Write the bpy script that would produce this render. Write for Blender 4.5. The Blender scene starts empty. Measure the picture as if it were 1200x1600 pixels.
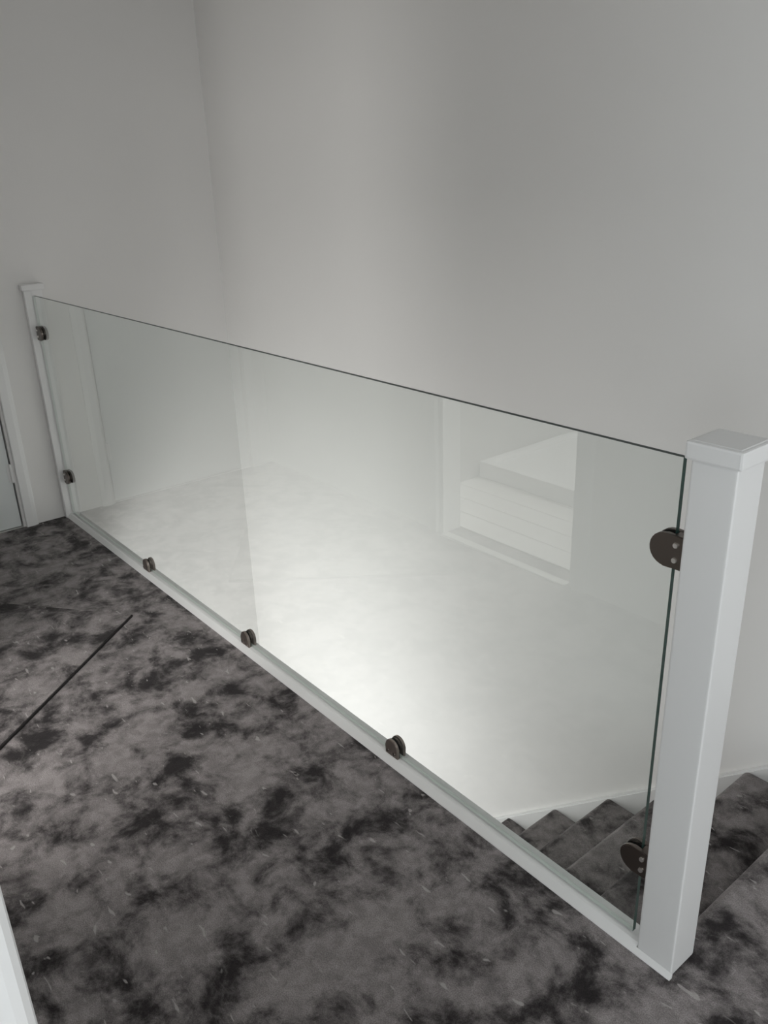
import bpy, bmesh, math, random
from mathutils import Vector, Matrix
random.seed(4)
C = bpy.context.scene.collection
S = bpy.context.scene

# ---------------------------------------------------------------- camera
X0, YB = -3.748, 2.029            # end wall, back wall of the stairwell
YP, YG = 1.093, 1.116             # front face of the posts, middle of the glass
RX = (0.6341, 0.7725, -0.0330)      # camera right in world axes
FWD = (-0.72443, 0.57861, -0.37471)  # camera forward
cam_d = bpy.data.cameras.new('camera')
cam = bpy.data.objects.new('camera', cam_d); C.objects.link(cam)
cam_d.sensor_width = 36.0
cam_d.lens = 1292.2 / 1600 * 36.0
cam_d.clip_start = 0.02
r = Vector(RX).normalized(); b = -Vector(FWD).normalized()
u = b.cross(r).normalized(); r = u.cross(b).normalized()
m = Matrix((r, u, b)).transposed().to_4x4(); m.translation = (0, 0, 1.42)
cam.matrix_world = m
S.camera = cam

# ---------------------------------------------------------------- light
S.view_settings.view_transform = 'Standard'
S.view_settings.look = 'None'
S.view_settings.exposure = 0.0
S.view_settings.gamma = 1.0
S.view_settings.use_curve_mapping = False
w = bpy.data.worlds.new('world'); S.world = w; w.use_nodes = True
w.node_tree.nodes['Background'].inputs[0].default_value = (0.75, 0.85, 1, 1)
w.node_tree.nodes['Background'].inputs[1].default_value = 0.5

def area(name, loc, aim, sx, sy, energy, col):
    d = bpy.data.lights.new(name, 'AREA'); d.shape = 'RECTANGLE'
    d.size, d.size_y, d.energy, d.color = sx, sy, energy, col
    o = bpy.data.objects.new(name, d); C.objects.link(o)
    o.location = loc
    o.rotation_euler = (Vector(aim) - Vector(loc)).to_track_quat('-Z', 'Y').to_euler()
    return o
area('daylight_bedroom', (1.15, -2.4, 1.55), (-0.4, 1.5, 1.0), 1.1, 1.3, 35, (0.88, 0.955, 1.0))
area('daylight_landing', (1.5, 0.60, 1.15), (-2.0, 0.8, 1.3), 1.0, 1.1, 16, (0.96, 0.99, 1.0))
area('daylight_bathroom', (-1.2, -1.80, 1.65), (-3.2, 1.5, 0.7), 0.5, 1.2, 33, (1.0, 0.985, 0.965))
area('bathroom_floor_fill', (-2.1, -0.95, 2.38), (-2.1, -0.9, 0), 0.8, 0.8, 24, (1.0, 0.985, 0.965))  # unseen fill, added to brighten the bathroom floor mirrored in the glass
area('daylight_hall', (-2.85, 0.66, -1.2), (-3.12, 2.03, -1.0), 1.1, 0.8, 25, (1.0, 0.995, 0.99))

# ---------------------------------------------------------------- helpers
def obj(name, bm, mat, parent=None, smooth=False):
    me = bpy.data.meshes.new(name)
    bmesh.ops.recalc_face_normals(bm, faces=bm.faces)
    bm.to_mesh(me); bm.free()
    for mm in (mat if isinstance(mat, (list, tuple)) else [mat]): me.materials.append(mm)
    if smooth:
        for p in me.polygons: p.use_smooth = True
    o = bpy.data.objects.new(name, me); C.objects.link(o)
    if parent: o.parent = parent
    return o
def struct(name, bm, mat, parent=None):
    o = obj(name, bm, mat, parent)
    if not parent: o['kind'] = 'structure'
    return o
def tag(o, label, cat, group=None):
    o['label'] = label; o['category'] = cat
    if group: o['group'] = group
    return o
def box(bm, x0, x1, y0, y1, z0, z1, bev=0.0, seg=2):
    t = bmesh.new()
    bmesh.ops.create_cube(t, size=1.0)
    for v in t.verts:
        v.co = Vector(((x0+x1)/2 + v.co.x*(x1-x0), (y0+y1)/2 + v.co.y*(y1-y0), (z0+z1)/2 + v.co.z*(z1-z0)))
    if bev: bmesh.ops.bevel(t, geom=t.edges[:], offset=bev, segments=seg, affect='EDGES', profile=0.6)
    merge(bm, t); return bm
def merge(bm, t, mtx=None):
    if mtx is not None: t.transform(mtx)
    me = bpy.data.meshes.new('tmp'); t.to_mesh(me); t.free()
    bm.from_mesh(me); bpy.data.meshes.remove(me)
def prism(bm, pts, axis, a, c):
    """extrude a closed 2D outline along an axis ('x': pts are y,z  'y': x,z  'z': x,y)"""
    def P(p, t): return {'x': (t, p[0], p[1]), 'y': (p[0], t, p[1]), 'z': (p[0], p[1], t)}[axis]
    A = [bm.verts.new(P(p, a)) for p in pts]; B = [bm.verts.new(P(p, c)) for p in pts]
    n = len(pts)
    bm.faces.new(A); bm.faces.new(B[::-1])
    for i in range(n): bm.faces.new((A[i], A[(i+1) % n], B[(i+1) % n], B[i]))
    return bm
def bb(*a, **k): return box(bmesh.new(), *a, **k)
def arc(cx, cy, rad, a0, a1, n):
    return [(cx + rad*math.cos(math.radians(a0+(a1-a0)*i/n)), cy + rad*math.sin(math.radians(a0+(a1-a0)*i/n))) for i in range(n+1)]

# ---------------------------------------------------------------- materials
def new_mat(name):
    m = bpy.data.materials.new(name); m.use_nodes = True
    return m, m.node_tree.nodes, m.node_tree.links, m.node_tree.nodes['Principled BSDF']
def paint(name, col, rough=0.6, bump=0.04, scale=90, spec=0.3, var=0.03):
    m, N, L, p = new_mat(name)
    g = N.new('ShaderNodeNewGeometry')
    t = N.new('ShaderNodeTexNoise'); t.inputs['Scale'].default_value = scale; t.inputs['Detail'].default_value = 3
    L.new(g.outputs['Position'], t.inputs['Vector'])
    bp = N.new('ShaderNodeBump'); bp.inputs['Strength'].default_value = bump; bp.inputs['Distance'].default_value = 0.004
    L.new(t.outputs['Fac'], bp.inputs['Height']); L.new(bp.outputs['Normal'], p.inputs['Normal'])
    t2 = N.new('ShaderNodeTexNoise'); t2.inputs['Scale'].default_value = 1.7; t2.inputs['Detail'].default_value = 2
    L.new(g.outputs['Position'], t2.inputs['Vector'])
    mx = N.new('ShaderNodeMix'); mx.data_type = 'RGBA'
    mx.inputs['A'].default_value = (*[c*(1-var) for c in col], 1); mx.inputs['B'].default_value = (*[min(1, c*(1+var)) for c in col], 1)
    L.new(t2.outputs['Fac'], mx.inputs['Factor']); L.new(mx.outputs['Result'], p.inputs['Base Color'])
    p.inputs['Roughness'].default_value = rough; p.inputs['Specular IOR Level'].default_value = spec
    return m
M_WALL = paint('wall_paint', (0.81, 0.80, 0.785), 0.75, 0.05, 120)
M_CEIL = paint('ceiling_paint', (0.82, 0.82, 0.81), 0.9)
M_TRIM = paint('white_gloss_trim', (0.82, 0.82, 0.815), 0.35, 0.02, 40, 0.5)
M_DOOR = paint('door_paint', (0.72, 0.75, 0.745), 0.4, 0.02, 40, 0.5)
M_TILE = paint('bathroom_grey', (0.52, 0.52, 0.51), 0.5)
M_TRAY = paint('tray_acrylic', (0.9, 0.9, 0.9), 0.15, 0.0, 20, 0.5)
M_PLANK = paint('pale_plank', (0.86, 0.845, 0.82), 0.35, 0.05, 30, 0.5, 0.08)
M_HALL = paint('hall_floor', (0.5, 0.45, 0.4), 0.5)
M_RUBBER = paint('black_rubber', (0.012, 0.012, 0.012), 0.8)
M_OFFCUT_SHADE = paint('painted_edge_shade', (0.035, 0.031, 0.031), 0.95, 0.3, 400)  # shade colour for the strip round the carpet offcut
M_GAP_SHADE = paint('door_gap_shade', (0.05, 0.05, 0.05), 0.9)

def metal(name, col, rough):
    m, N, L, p = new_mat(name)
    p.inputs['Base Color'].default_value = (*col, 1); p.inputs['Metallic'].default_value = 1.0
    t = N.new('ShaderNodeTexNoise'); t.inputs['Scale'].default_value = 220
    mr = N.new('ShaderNodeMapRange'); mr.inputs['To Min'].default_value = rough-0.06; mr.inputs['To Max'].default_value = rough+0.06
    L.new(t.outputs['Fac'], mr.inputs['Value']); L.new(mr.outputs['Result'], p.inputs['Roughness'])
    return m
M_CLAMP = metal('dark_nickel', (0.17, 0.145, 0.13), 0.33)
M_CLAMP_LIT = metal('dark_nickel_lit', (0.36, 0.31, 0.28), 0.38)  # foot clamps: same nickel, reflected light painted in as a paler tone
M_SCREW = metal('bright_steel', (0.85, 0.83, 0.8), 0.35)
M_STRIP = metal('aluminium_strip', (0.85, 0.85, 0.83), 0.3)

def carpet(name, shift):
    m, N, L, p = new_mat(name)
    geo = N.new('ShaderNodeNewGeometry')
    g = N.new('ShaderNodeVectorMath'); g.operation = 'ADD'; g.inputs[1].default_value = shift
    L.new(geo.outputs['Position'], g.inputs[0])
    def noise(scale, det, rough, dist, vec=None, lac=2.0):
        t = N.new('ShaderNodeTexNoise')
        t.inputs['Scale'].default_value = scale; t.inputs['Detail'].default_value = det
        t.inputs['Roughness'].default_value = rough; t.inputs['Distortion'].default_value = dist
        L.new(vec or g.outputs['Vector'], t.inputs['Vector']); return t.outputs['Fac']
    def ramp(val, a, c, lo=0.0, hi=1.0):
        q = N.new('ShaderNodeMapRange'); q.interpolation_type = 'SMOOTHSTEP'
        q.inputs['From Min'].default_value = a; q.inputs['From Max'].default_value = c
        q.inputs['To Min'].default_value = lo; q.inputs['To Max'].default_value = hi
        L.new(val, q.inputs['Value']); return q.outputs['Result']
    def math_(op, a, c):
        q = N.new('ShaderNodeMath'); q.operation = op
        for i, v in enumerate((a, c)):
            if isinstance(v, (int, float)): q.inputs[i].default_value = v
            else: L.new(v, q.inputs[i])
        return q.outputs[0]
    big = noise(8.5, 7, 0.66, 0.25)
    mid = noise(2.6, 2, 0.5, 0.2)
    s = math_('ADD', big, math_('MULTIPLY', math_('SUBTRACT', mid, 0.5), 0.35))
    patch = ramp(s, 0.355, 0.60)
    pile = noise(420, 2, 0.6, 0)
    soft = noise(26, 3, 0.6, 0.4)
    mix = N.new('ShaderNodeMix'); mix.data_type = 'RGBA'
    mix.inputs['A'].default_value = (0.031, 0.027, 0.0275, 1)
    mix.inputs['B'].default_value = (0.285, 0.259, 0.257, 1)
    L.new(patch, mix.inputs['Factor'])
    k = math_('MULTIPLY', ramp(pile, 0.3, 0.7, 0.72, 1.24), ramp(soft, 0.3, 0.7, 0.80, 1.15))
    mul = N.new('ShaderNodeMix'); mul.data_type = 'RGBA'; mul.blend_type = 'MULTIPLY'; mul.inputs['Factor'].default_value = 1
    L.new(mix.outputs['Result'], mul.inputs['A']); L.new(k, mul.inputs['B'])
    # pale fibres lying across the pile, its sheen painted in as flecks
    mp = N.new('ShaderNodeMapping'); mp.inputs['Rotation'].default_value = (0, 0, 0.9); mp.inputs['Scale'].default_value = (20, 64, 20)
    L.new(g.outputs['Vector'], mp.inputs['Vector'])
    fl = ramp(noise(1.0, 1, 0.5, 0.6, mp.outputs['Vector']), 0.70, 0.76)
    fx = N.new('ShaderNodeMix'); fx.data_type = 'RGBA'; fx.inputs['B'].default_value = (0.50, 0.47, 0.455, 1)
    L.new(math_('MULTIPLY', fl, 0.6), fx.inputs['Factor']); L.new(mul.outputs['Result'], fx.inputs['A'])
    L.new(fx.outputs['Result'], p.inputs['Base Color'])
    p.inputs['Roughness'].default_value = 1.0; p.inputs['Specular IOR Level'].default_value = 0.05
    p.inputs['Sheen Weight'].default_value = 0.12; p.inputs['Sheen Roughness'].default_value = 0.5
    h = math_('ADD', math_('MULTIPLY', pile, 0.3), math_('MULTIPLY', soft, 1.0))
    bp = N.new('ShaderNodeBump'); bp.inputs['Strength'].default_value = 0.5; bp.inputs['Distance'].default_value = 0.006
    L.new(h, bp.inputs['Height']); L.new(bp.outputs['Normal'], p.inputs['Normal'])
    return m
M_CARPET = carpet('crushed_pile_carpet', (0, 0, 0))
M_OFFCUT = carpet('crushed_pile_offcut', (3.3, 1.9, 0.4))

def glass_face():
    m, N, L, p = new_mat('clear_green_glass')
    N.remove(p); out = N['Material Output']
    tr = N.new('ShaderNodeBsdfTransparent'); tr.inputs[0].default_value = (0.972, 0.987, 0.979, 1)
    gl = N.new('ShaderNodeBsdfGlossy'); gl.inputs['Roughness'].default_value = 0.0; gl.inputs['Color'].default_value = (0.97, 1, 0.985, 1)
    fr = N.new('ShaderNodeFresnel'); fr.inputs['IOR'].default_value = 1.5
    g = N.new('ShaderNodeNewGeometry')
    inv = N.new('ShaderNodeMath'); inv.operation = 'SUBTRACT'; inv.inputs[0].default_value = 1
    L.new(g.outputs['Backfacing'], inv.inputs[1])
    f2 = N.new('ShaderNodeMath'); f2.operation = 'MULTIPLY'; L.new(fr.outputs[0], f2.inputs[0]); L.new(inv.outputs[0], f2.inputs[1])
    f3 = N.new('ShaderNodeMath'); f3.operation = 'MULTIPLY'; f3.inputs[1].default_value = 1.95; f3.use_clamp = True   # both surfaces of the pane
    L.new(f2.outputs[0], f3.inputs[0])
    mx = N.new('ShaderNodeMixShader'); L.new(f3.outputs[0], mx.inputs[0]); L.new(tr.outputs[0], mx.inputs[1]); L.new(gl.outputs[0], mx.inputs[2])
    L.new(mx.outputs[0], out.inputs['Surface'])
    return m
M_GLASS = glass_face()
def glass_edge():
    m, N, L, p = new_mat('green_glass_edge')
    p.inputs['Base Color'].default_value = (0.012, 0.028, 0.023, 1); p.inputs['Specular IOR Level'].default_value = 0.25
    t = N.new('ShaderNodeTexNoise'); t.inputs['Scale'].default_value = 60
    mr = N.new('ShaderNodeMapRange'); mr.inputs['To Min'].default_value = 0.3; mr.inputs['To Max'].default_value = 0.42
    L.new(t.outputs['Fac'], mr.inputs['Value']); L.new(mr.outputs['Result'], p.inputs['Roughness'])
    return m
M_EDGE = glass_edge()
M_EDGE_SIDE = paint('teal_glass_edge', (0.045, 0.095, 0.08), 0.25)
M_EDGE_LIT = paint('bounce_lit_glass_edge', (0.55, 0.60, 0.565), 0.3)  # bottom and left pane edges, rail bounce light painted into the colour

# ---------------------------------------------------------------- room shell
XR, YF, ZC, ZL = 1.60, 0.0, 2.42, -2.80       # right wall, face of the front wall, ceiling, lower floor
YFB = -0.10                                     # back of the front wall
YN = -3.0                                        # far end of the rooms behind the camera
bm = bmesh.new()
prism(bm, [(X0, YFB), (-0.165, YFB), (-0.165, YN), (XR, YN), (XR, YB), (-0.578, YB), (-0.578, YP+0.002), (X0, YP+0.002)], 'z', -0.28, 0.0)
floor = struct('floor', bm, M_CARPET)
bm = bmesh.new()                                 # rounded carpet edge at the head of the stairs
pr = [(-0.578, 0.0)] + arc(-0.578, -0.022, 0.022, 90, 270, 8) + [(-0.578, -0.28)]
prism(bm, pr, 'y', YP+0.080, YB-0.023)
nose = struct('landing_nosing', bm, M_CARPET, floor)

struct('wall_back', bb(X0, XR, YB, YB+0.1, ZL, ZC), M_WALL)
bm = bmesh.new()                                 # left wall with the door opening
DY0, DY1, DH = 0.13, 0.895, 2.0
box(bm, X0-0.1, X0, YN, YB, ZL, -0.28)
box(bm, X0-0.1, X0, DY1, YB, -0.28, ZC)
box(bm, X0-0.1, X0, YFB, DY0, -0.28, ZC)
box(bm, X0-0.1, X0, DY0, DY1, DH, ZC)
box(bm, X0-0.1, X0, DY0, DY1, -0.28, 0.0)
struct('wall_left', bm, M_WALL)
struct('wall_right', bb(XR, XR+0.1, YN, YB, ZL, ZC), M_WALL)
struct('wall_rear', bb(X0-0.1, XR+0.1, YN-0.1, YN, ZL, ZC), M_WALL)
bm = bmesh.new()                                 # front wall: bathroom doorway and the doorway the camera stands in
BX0, BX1, KX0, KX1 = -2.40, -1.685, -0.167, 0.75
box(bm, X0, BX0, YFB, YF, 0, ZC); box(bm, BX0, BX1, YFB, YF, DH, ZC)
box(bm, BX1, KX0, YFB, YF, 0, ZC); box(bm, KX0, KX1, YFB, YF, DH, ZC); box(bm, KX1, XR, YFB, YF, 0, ZC)
struct('wall_front', bm, M_WALL)
struct('ceiling', bb(X0, XR, YN, YB, ZC, ZC+0.1), M_CEIL)
bm = bmesh.new()
box(bm, X0, XR, YN, YP+0.045, -0.36, -0.285); box(bm, -0.55, XR, YP+0.045, YB, -0.36, -0.285)
struct('ceiling_hall', bm, M_CEIL)
struct('floor_hall', bb(X0, XR, YN, YB, ZL-0.1, ZL), M_HALL)
struct('wall_bedroom', bb(-0.262, -0.167, YN, YFB, 0, ZC), M_WALL)

# bathroom behind the front wall (seen mirrored in the glass)
WX0 = -2.78
struct('wall_bathroom', bb(WX0-0.1, WX0, -1.95, YFB, 0, ZC), M_TILE)
struct('wall_shower', bb(WX0-0.1, -0.9, -2.05, -1.95, 0, ZC), M_TILE)
struct('wall_partition', bb(-1.0, -0.9, -1.95, YFB, 0, ZC), M_TILE)
bfl = struct('floor_bathroom', bb(WX0, -1.0, -1.95, YFB, -0.05, -0.004), M_PLANK)
pm = None
yy = YFB
while yy > -0.62:                                # pale boards running along the room
    xx = WX0 + random.uniform(-0.9, -0.1)
    while xx < -1.0:
        a, c = max(xx, WX0), min(xx+1.0, -1.0)
        if c-a > 0.05:
            struct('plank', bb(a+0.002, c-0.002, max(yy-0.125, -0.62)+0.002, yy-0.002, -0.004, 0.004, bev=0.0015, seg=1), M_PLANK, bfl)
        xx += 1.0
    yy -= 0.125
struct('trim_1', prism(bmesh.new(), [(YF+0.024, 0), (YF+0.018, 0.006), (YF-0.018, 0.006), (YF-0.024, 0)], 'x', BX0+0.03, BX1-0.03), M_STRIP)
tray = bpy.data.objects.new('shower_tray', None); C.objects.link(tray); tray.location = (-2.1, -1.27, 0)
tag(tray, 'low white shower tray seen reflected in the glass, beyond the bathroom floor', 'shower tray')
bm = bmesh.new()
X1, X2, Y1, Y2, ZT = WX0+0.002+2.1, -1.25+2.1, -1.93+1.27, -0.62+1.27, 0.085
box(bm, X1, X2, Y2-0.05, Y2, 0.0, ZT, 0.008); box(bm, X1, X2, Y1, Y1+0.05, 0.0, ZT, 0.008)
box(bm, X1, X1+0.05, Y1+0.05, Y2-0.05, 0.0, ZT, 0.008); box(bm, X2-0.05, X2, Y1+0.05, Y2-0.05, 0.0, ZT, 0.008)
box(bm, X1+0.04, X2-0.04, Y1+0.04, Y2-0.04, 0.0, ZT-0.02, 0.004)
obj('tray_body', bm, M_TRAY, tray)
bm = bmesh.new(); t = bmesh.new(); bmesh.ops.create_cone(t, cap_ends=True, segments=24, radius1=0.045, radius2=0.04, depth=0.01)
merge(bm, t, Matrix.Translation((0, 0, ZT-0.015))); obj('drain_cover', bm, M_SCREW, tray)

def doorset(name_list, axis, face, out, a0, a1, wall_t, wid=0.06):
    """lining and rounded architrave round an opening; axis 'x': opening runs along x in a wall facing +y"""
    bm = bmesh.new()
    t = 0.02
    def jamb(p0, p1, sign):
        pr = [(p0, face-0.0), (p0, face+out-0.005)]
        s = 1 if p1 > p0 else -1
        pr += [(p0 + s*0.005*(1-math.cos(math.radians(q))), face+out-0.005+0.005*math.sin(math.radians(q))) for q in (30, 60, 90)]
        pr += [(p1 - s*0.02, face+out), (p1 - s*0.006, face+out*0.72), (p1, face+out*0.5), (p1, face)]
        return pr
    for p0, p1 in ((a0-0.004, a0-wid), (a1+0.004, a1+wid)):
        pts = jamb(p0, p1, 1)
        if axis == 'y': pts = [(q, p) for p, q in pts]
        prism(bm, pts, 'z', 0.0, DH+wid)
    lo, hi = (face, face+out*0.9) if out > 0 else (face+out*0.9, face)
    if axis == 'x': box(bm, a0, a1, lo, hi, DH-0.004, DH+wid, 0.004)
    else: box(bm, lo, hi, a0, a1, DH-0.004, DH+wid, 0.004)
    return bm
struct('trim_2', doorset([], 'x', YF, 0.02, BX0, BX1, 0.1), M_TRIM)
struct('trim_3', doorset([], 'x', YF, 0.020, KX0, KX1, 0.1, 0.07), M_TRIM)
struct('trim_4', doorset([], 'y', X0, 0.016, DY0, DY1+0.006, 0.1, 0.058), M_TRIM)
bm = bmesh.new()                                 # linings
for a, c in ((BX0, BX1), (KX0, KX1)):
    box(bm, a-0.0005, a+0.02 if a == BX0 else a+0.004, YFB, YF, 0, DH, 0.002); box(bm, c-0.02, c, YFB, YF, 0, DH, 0.002)
struct('trim_5', bm, M_TRIM)
# door in the left wall
d1 = struct('door_1', bb(X0-0.05, X0-0.008, DY0+0.006, DY1-0.006, 0.006, DH-0.005, 0.002), M_DOOR)
struct('door_gap_shade', bb(X0-0.09, X0-0.055, DY0, DY1, 0.0, DH), M_GAP_SHADE, d1)  # dark sheet behind the door, painting the shade in its gap
for z in (0.258, 1.0, 1.75):
    bm = bmesh.new(); t = bmesh.new()
    bmesh.ops.create_cone(t, cap_ends=True, segments=12, radius1=0.007, radius2=0.007, depth=0.085)
    merge(bm, t, Matrix.Translation((X0-0.002, DY1-0.004, z)))
    box(bm, X0-0.01, X0-0.006, DY1-0.02, DY1+0.004, z-0.042, z+0.042)
    obj('hinge', bm, M_TRIM, d1)
bm = bmesh.new()
prism(bm, [(YB, 0.0), (YB-0.02, 0.0), (YB-0.02, 0.10), (YB-0.008, 0.12), (YB, 0.12)], 'x', -0.55, XR)
struct('baseboard_back', bm, M_TRIM)

# ---------------------------------------------------------------- staircase
st = bpy.data.objects.new('staircase', None); C.objects.link(st); st.location = (-0.6, 1.58, 0)
tag(st, 'carpeted flight of stairs dropping away behind the glass and white post', 'stairs')
RISE, GO = 0.197, 0.2265
xs = [-0.600] + [-0.6515 - GO*k for k in range(1, 14)]
o_ = Vector((-0.6, 1.58, 0))
for k in range(1, 14):
    x, z = xs[k], -0.015-RISE*k
    xr = xs[k-1] + 0.022
    rr = 0.024
    pr = [(xr, z)] + arc(x+rr, z-rr, rr, 90, 250, 8) + [(x+0.022, z-2*rr-0.004), (x+0.022, z-RISE-0.06), (xr, z-RISE-0.06)]
    bm = bmesh.new(); prism(bm, pr, 'y', YP+0.055, YB-0.023); bmesh.ops.translate(bm, verts=bm.verts, vec=-o_)
    obj('step', bm, M_CARPET, st)
def strz(x): return -0.170 + 0.866*(x+0.821)
def string(y0, y1, x0, x1, lift=0.0):
    bm = bmesh.new()
    prism(bm, [(x0, strz(x0)+lift), (x1, strz(x1)+lift), (x1, strz(x1)-0.36), (x0, strz(x0)-0.36)], 'y', y0, y1)
    bmesh.ops.bevel(bm, geom=[e for e in bm.edges if abs(e.verts[0].co.y-y0) < 1e-6 and abs(e.verts[1].co.y-y0) < 1e-6], offset=0.005, segments=2, affect='EDGES')
    bmesh.ops.translate(bm, verts=bm.verts, vec=-o_)
    s = obj('wall_string', bm, M_TRIM, st); return s
s = string(YB-0.022, YB-0.0002, -3.55, -0.56); s['label'] = 'white sloping skirting board along the stairs'

# ---------------------------------------------------------------- balustrade
bal = bpy.data.objects.new('glass_balustrade', None); C.objects.link(bal); bal.location = (-2.15, YG, 0)
tag(bal, 'clear glass landing balustrade between white posts with dark clamps', 'balustrade')
OFF = Vector((-2.15, YG, 0))
def part(name, bm, mat, parent=bal, smooth=False):
    bmesh.ops.translate(bm, verts=bm.verts, vec=-OFF); return obj(name, bm, mat, parent, smooth)
RT = 0.016
bm = bmesh.new()
prism(bm, [(YP-0.008, 0.0), (YP-0.007, 0.002), (YP+0.008, RT), (YP+0.045, RT), (YP+0.045, -0.30), (YP+0.003, -0.30), (YP+0.003, 0.0)], 'x', X0+0.001, -0.6285)
prism(bm, [(YP-0.008, 0.0), (YP-0.007, 0.002), (YP+0.0015, 0.010), (YP+0.0015, 0.0)], 'x', -0.6285, -0.549)
part('base_rail', bm, M_TRIM)
PX0, PX1, PY0, PY1 = -0.628, -0.552, YP+0.002, YP+0.079
np_ = part('newel_post', bb(PX0, PX1, PY0, PY1, 0.0, 1.014, 0.0045, 3), M_TRIM)
np_['label'] = 'thick square white post at the head of the stairs'
def cap(x0, x1, y0, y1, z0, z1, rise):
    bm = bmesh.new(); box(bm, x0, x1, y0, y1, z0, z1, 0.004, 2)
    t = bmesh.new()
    a = [t.verts.new(p) for p in ((x0+.006, y0+.006, z1-.0005), (x1-.006, y0+.006, z1-.0005), (x1-.006, y1-.006, z1-.0005), (x0+.006, y1-.006, z1-.0005))]
    i = 0.009
    c = [t.verts.new(p) for p in ((x0+i, y0+i, z1+rise), (x1-i, y0+i, z1+rise), (x1-i, y1-i, z1+rise), (x0+i, y1-i, z1+rise))]
    t.faces.new(c); t.faces.new(a[::-1])
    for k in range(4): t.faces.new((a[k], a[(k+1) % 4], c[(k+1) % 4], c[k]))
    merge(bm, t); return bm
part('post_cap', cap(PX0-0.008, PX1+0.008, PY0-0.008, PY1+0.008, 1.014, 1.043, 0.001), M_TRIM, np_)
HY0, HY1 = 1.079, 1.155
hp = part('wall_post', bb(X0+0.0005, X0+0.03, HY0, HY1, 0.0, 1.03, 0.004, 2), M_TRIM)
hp['label'] = 'thin white half post fixed flat to the wall'
part('post_cap', cap(X0+0.0005, X0+0.042, HY0-0.009, HY1+0.009, 1.03, 1.054, 0.001), M_TRIM, hp)

GX0, GX1, GZ0, GZ1, GT = X0+0.036, -0.650, 0.020, 1.007, 0.005
bm = bmesh.new(); box(bm, GX0, GX1, YG-GT, YG+GT, GZ0, GZ1)
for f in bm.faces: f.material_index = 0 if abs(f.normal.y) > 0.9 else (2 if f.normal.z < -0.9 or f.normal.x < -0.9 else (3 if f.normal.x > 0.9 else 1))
gp = part('glass_panel', bm, [M_GLASS, M_EDGE, M_EDGE_LIT, M_EDGE_SIDE])
gp['label'] = 'long clear pane with dark green edges'

def d_outline(ln, hw, n=12):                      # flat foot at u = 0, round end at u = ln
    return [(0, -hw), (ln-hw, -hw)] + arc(ln-hw, 0, hw, -90, 90, n)[1:-1] + [(ln-hw, hw), (0, hw)]
def plate_bm(ln, hw, y0, y1):
    bm = bmesh.new(); prism(bm, d_outline(ln, hw), 'y', y0, y1)
    es = [e for e in bm.edges if abs(e.verts[0].co.y-e.verts[1].co.y) < 1e-6]
    bmesh.ops.bevel(bm, geom=es, offset=0.0016, segments=2, affect='EDGES'); return bm
def clamp_parts(ln, hw, web):
    me = {}
    bm = bmesh.new()
    merge(bm, plate_bm(ln, hw, -0.0155, -0.0065)); merge(bm, plate_bm(ln, hw, 0.0065, 0.0155))
    t = bmesh.new(); prism(t, [(0, -hw+.001), (web, -hw+.001), (web, hw-.001), (0, hw-.001)], 'y', -0.0066, 0.0066); merge(bm, t)
    g = bmesh.new()
    for s in (-1, 1):
        t = bmesh.new(); prism(t, [(p*0.97+.001, q*0.95) for p, q in d_outline(ln, hw)], 'y', s*0.0051, s*0.0067); merge(g, t)
    return bm, g
def screw_bm(ux, vz):
    bm = bmesh.new(); t = bmesh.new()
    bmesh.ops.create_cone(t, cap_ends=True, segments=14, radius1=0.0052, radius2=0.0042, depth=0.004)
    merge(bm, t, Matrix.Translation((ux, -0.0165, vz)) @ Matrix.Rotation(math.pi/2, 4, 'X')); return bm
kinds = {'side': clamp_parts(0.061, 0.029, 0.020), 'foot': clamp_parts(0.049, 0.0235, 0.003)}
meshes = {}
for kd, (a, g) in kinds.items():
    ms = []
    for nm, b_, mt in (('glass_clamp', a, M_CLAMP if kd == 'side' else M_CLAMP_LIT), ('gasket', g, M_RUBBER), ('screw', screw_bm(0.013, 0.013), M_SCREW if kd == 'side' else M_CLAMP), ('screw', screw_bm(0.013, -0.013), M_SCREW if kd == 'side' else M_CLAMP)):
        me = bpy.data.meshes.new(nm); bmesh.ops.recalc_face_normals(b_, faces=b_.faces); b_.to_mesh(me); b_.free(); me.materials.append(mt); ms.append((nm, me))
    meshes[kd] = ms
def clamp(kd, loc, roty):
    root = None
    for nm, me in meshes[kd]:
        o = bpy.data.objects.new(nm, me); C.objects.link(o)
        if root is None:
            root = o; o.parent = bal; o.location = Vector(loc)-OFF; o.rotation_euler = (0, roty, 0)
        else: o.parent = root
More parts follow.
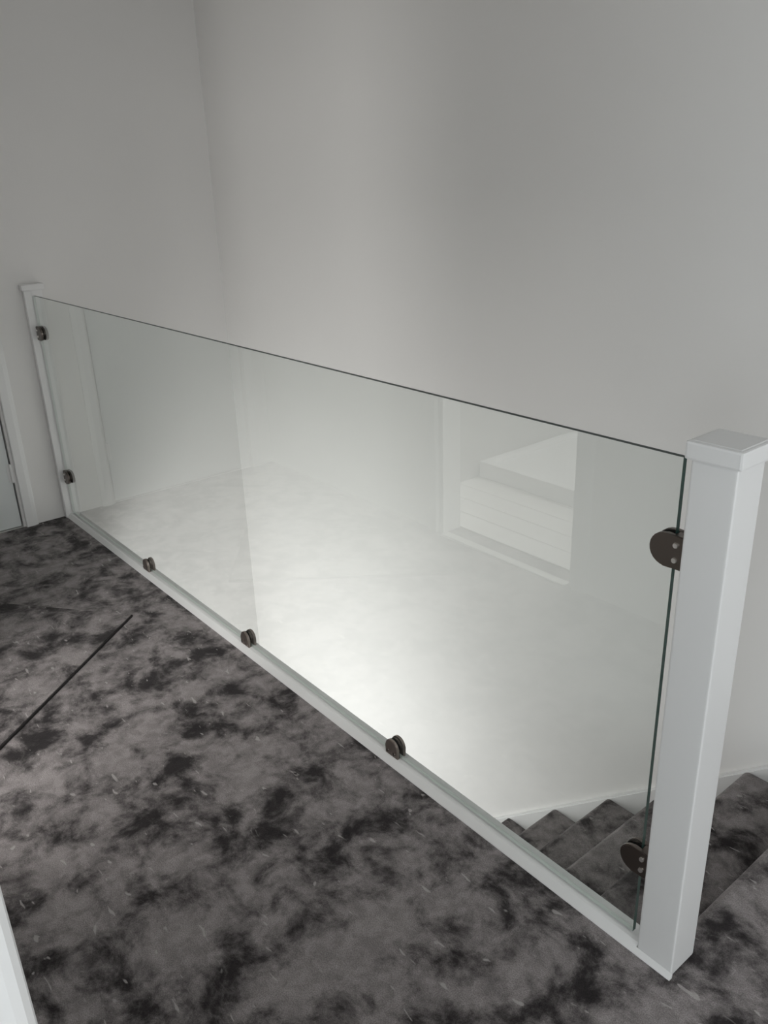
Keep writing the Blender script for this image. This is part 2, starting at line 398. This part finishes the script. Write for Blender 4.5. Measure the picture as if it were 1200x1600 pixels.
for z in (0.852, 0.206): clamp('side', (PX0, YG, z), math.pi)
for z in (0.851, 0.200): clamp('side', (X0+0.03, YG, z), 0)
for x in (-2.892, -2.132, -1.384): clamp('foot', (x, YG, RT), -math.pi/2)

# ---------------------------------------------------------------- loose piece of carpet on the landing
a = Vector((-2.603, 0.912)); e1 = Vector((0.463, -0.580)).normalized(); e2 = Vector((-0.421, -0.328)).normalized()
pts = [a, a+e1*0.86, a+e1*0.86+e2*0.06, a+e2*0.55+e1*0.62, a+e2*0.62+e1*0.45, a+e2*0.62]
cn = sum(pts, Vector((0, 0)))/len(pts)
bm = bmesh.new()
prism(bm, [(p.x-cn.x, p.y-cn.y) for p in pts], 'z', 0.0, 0.010)
bmesh.ops.bevel(bm, geom=[e for e in bm.edges if e.verts[0].co.z > .01 and e.verts[1].co.z > .01], offset=0.002, segments=2, affect='EDGES')
rug = obj('carpet_offcut', bm, M_OFFCUT); rug.location = (cn.x, cn.y, 0.0)
tag(rug, 'dark grey carpet piece with a corner pointing at the glass, lying on the landing carpet', 'carpet')
bm = bmesh.new()                                 # dark strip round the piece, painting the shadow along its edge
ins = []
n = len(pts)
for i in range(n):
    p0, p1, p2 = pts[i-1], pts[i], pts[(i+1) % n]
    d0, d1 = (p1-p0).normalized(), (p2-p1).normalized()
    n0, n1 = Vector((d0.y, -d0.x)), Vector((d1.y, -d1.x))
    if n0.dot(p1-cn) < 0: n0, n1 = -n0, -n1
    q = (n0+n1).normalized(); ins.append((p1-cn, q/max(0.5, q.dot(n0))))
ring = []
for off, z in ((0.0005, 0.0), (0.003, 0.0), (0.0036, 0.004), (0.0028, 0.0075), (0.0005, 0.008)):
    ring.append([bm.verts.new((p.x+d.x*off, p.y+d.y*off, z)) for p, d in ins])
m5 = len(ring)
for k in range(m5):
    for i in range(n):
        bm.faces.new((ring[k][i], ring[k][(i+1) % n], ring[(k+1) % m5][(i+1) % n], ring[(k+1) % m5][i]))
obj('edge_shade_strip', bm, M_OFFCUT_SHADE, rug)
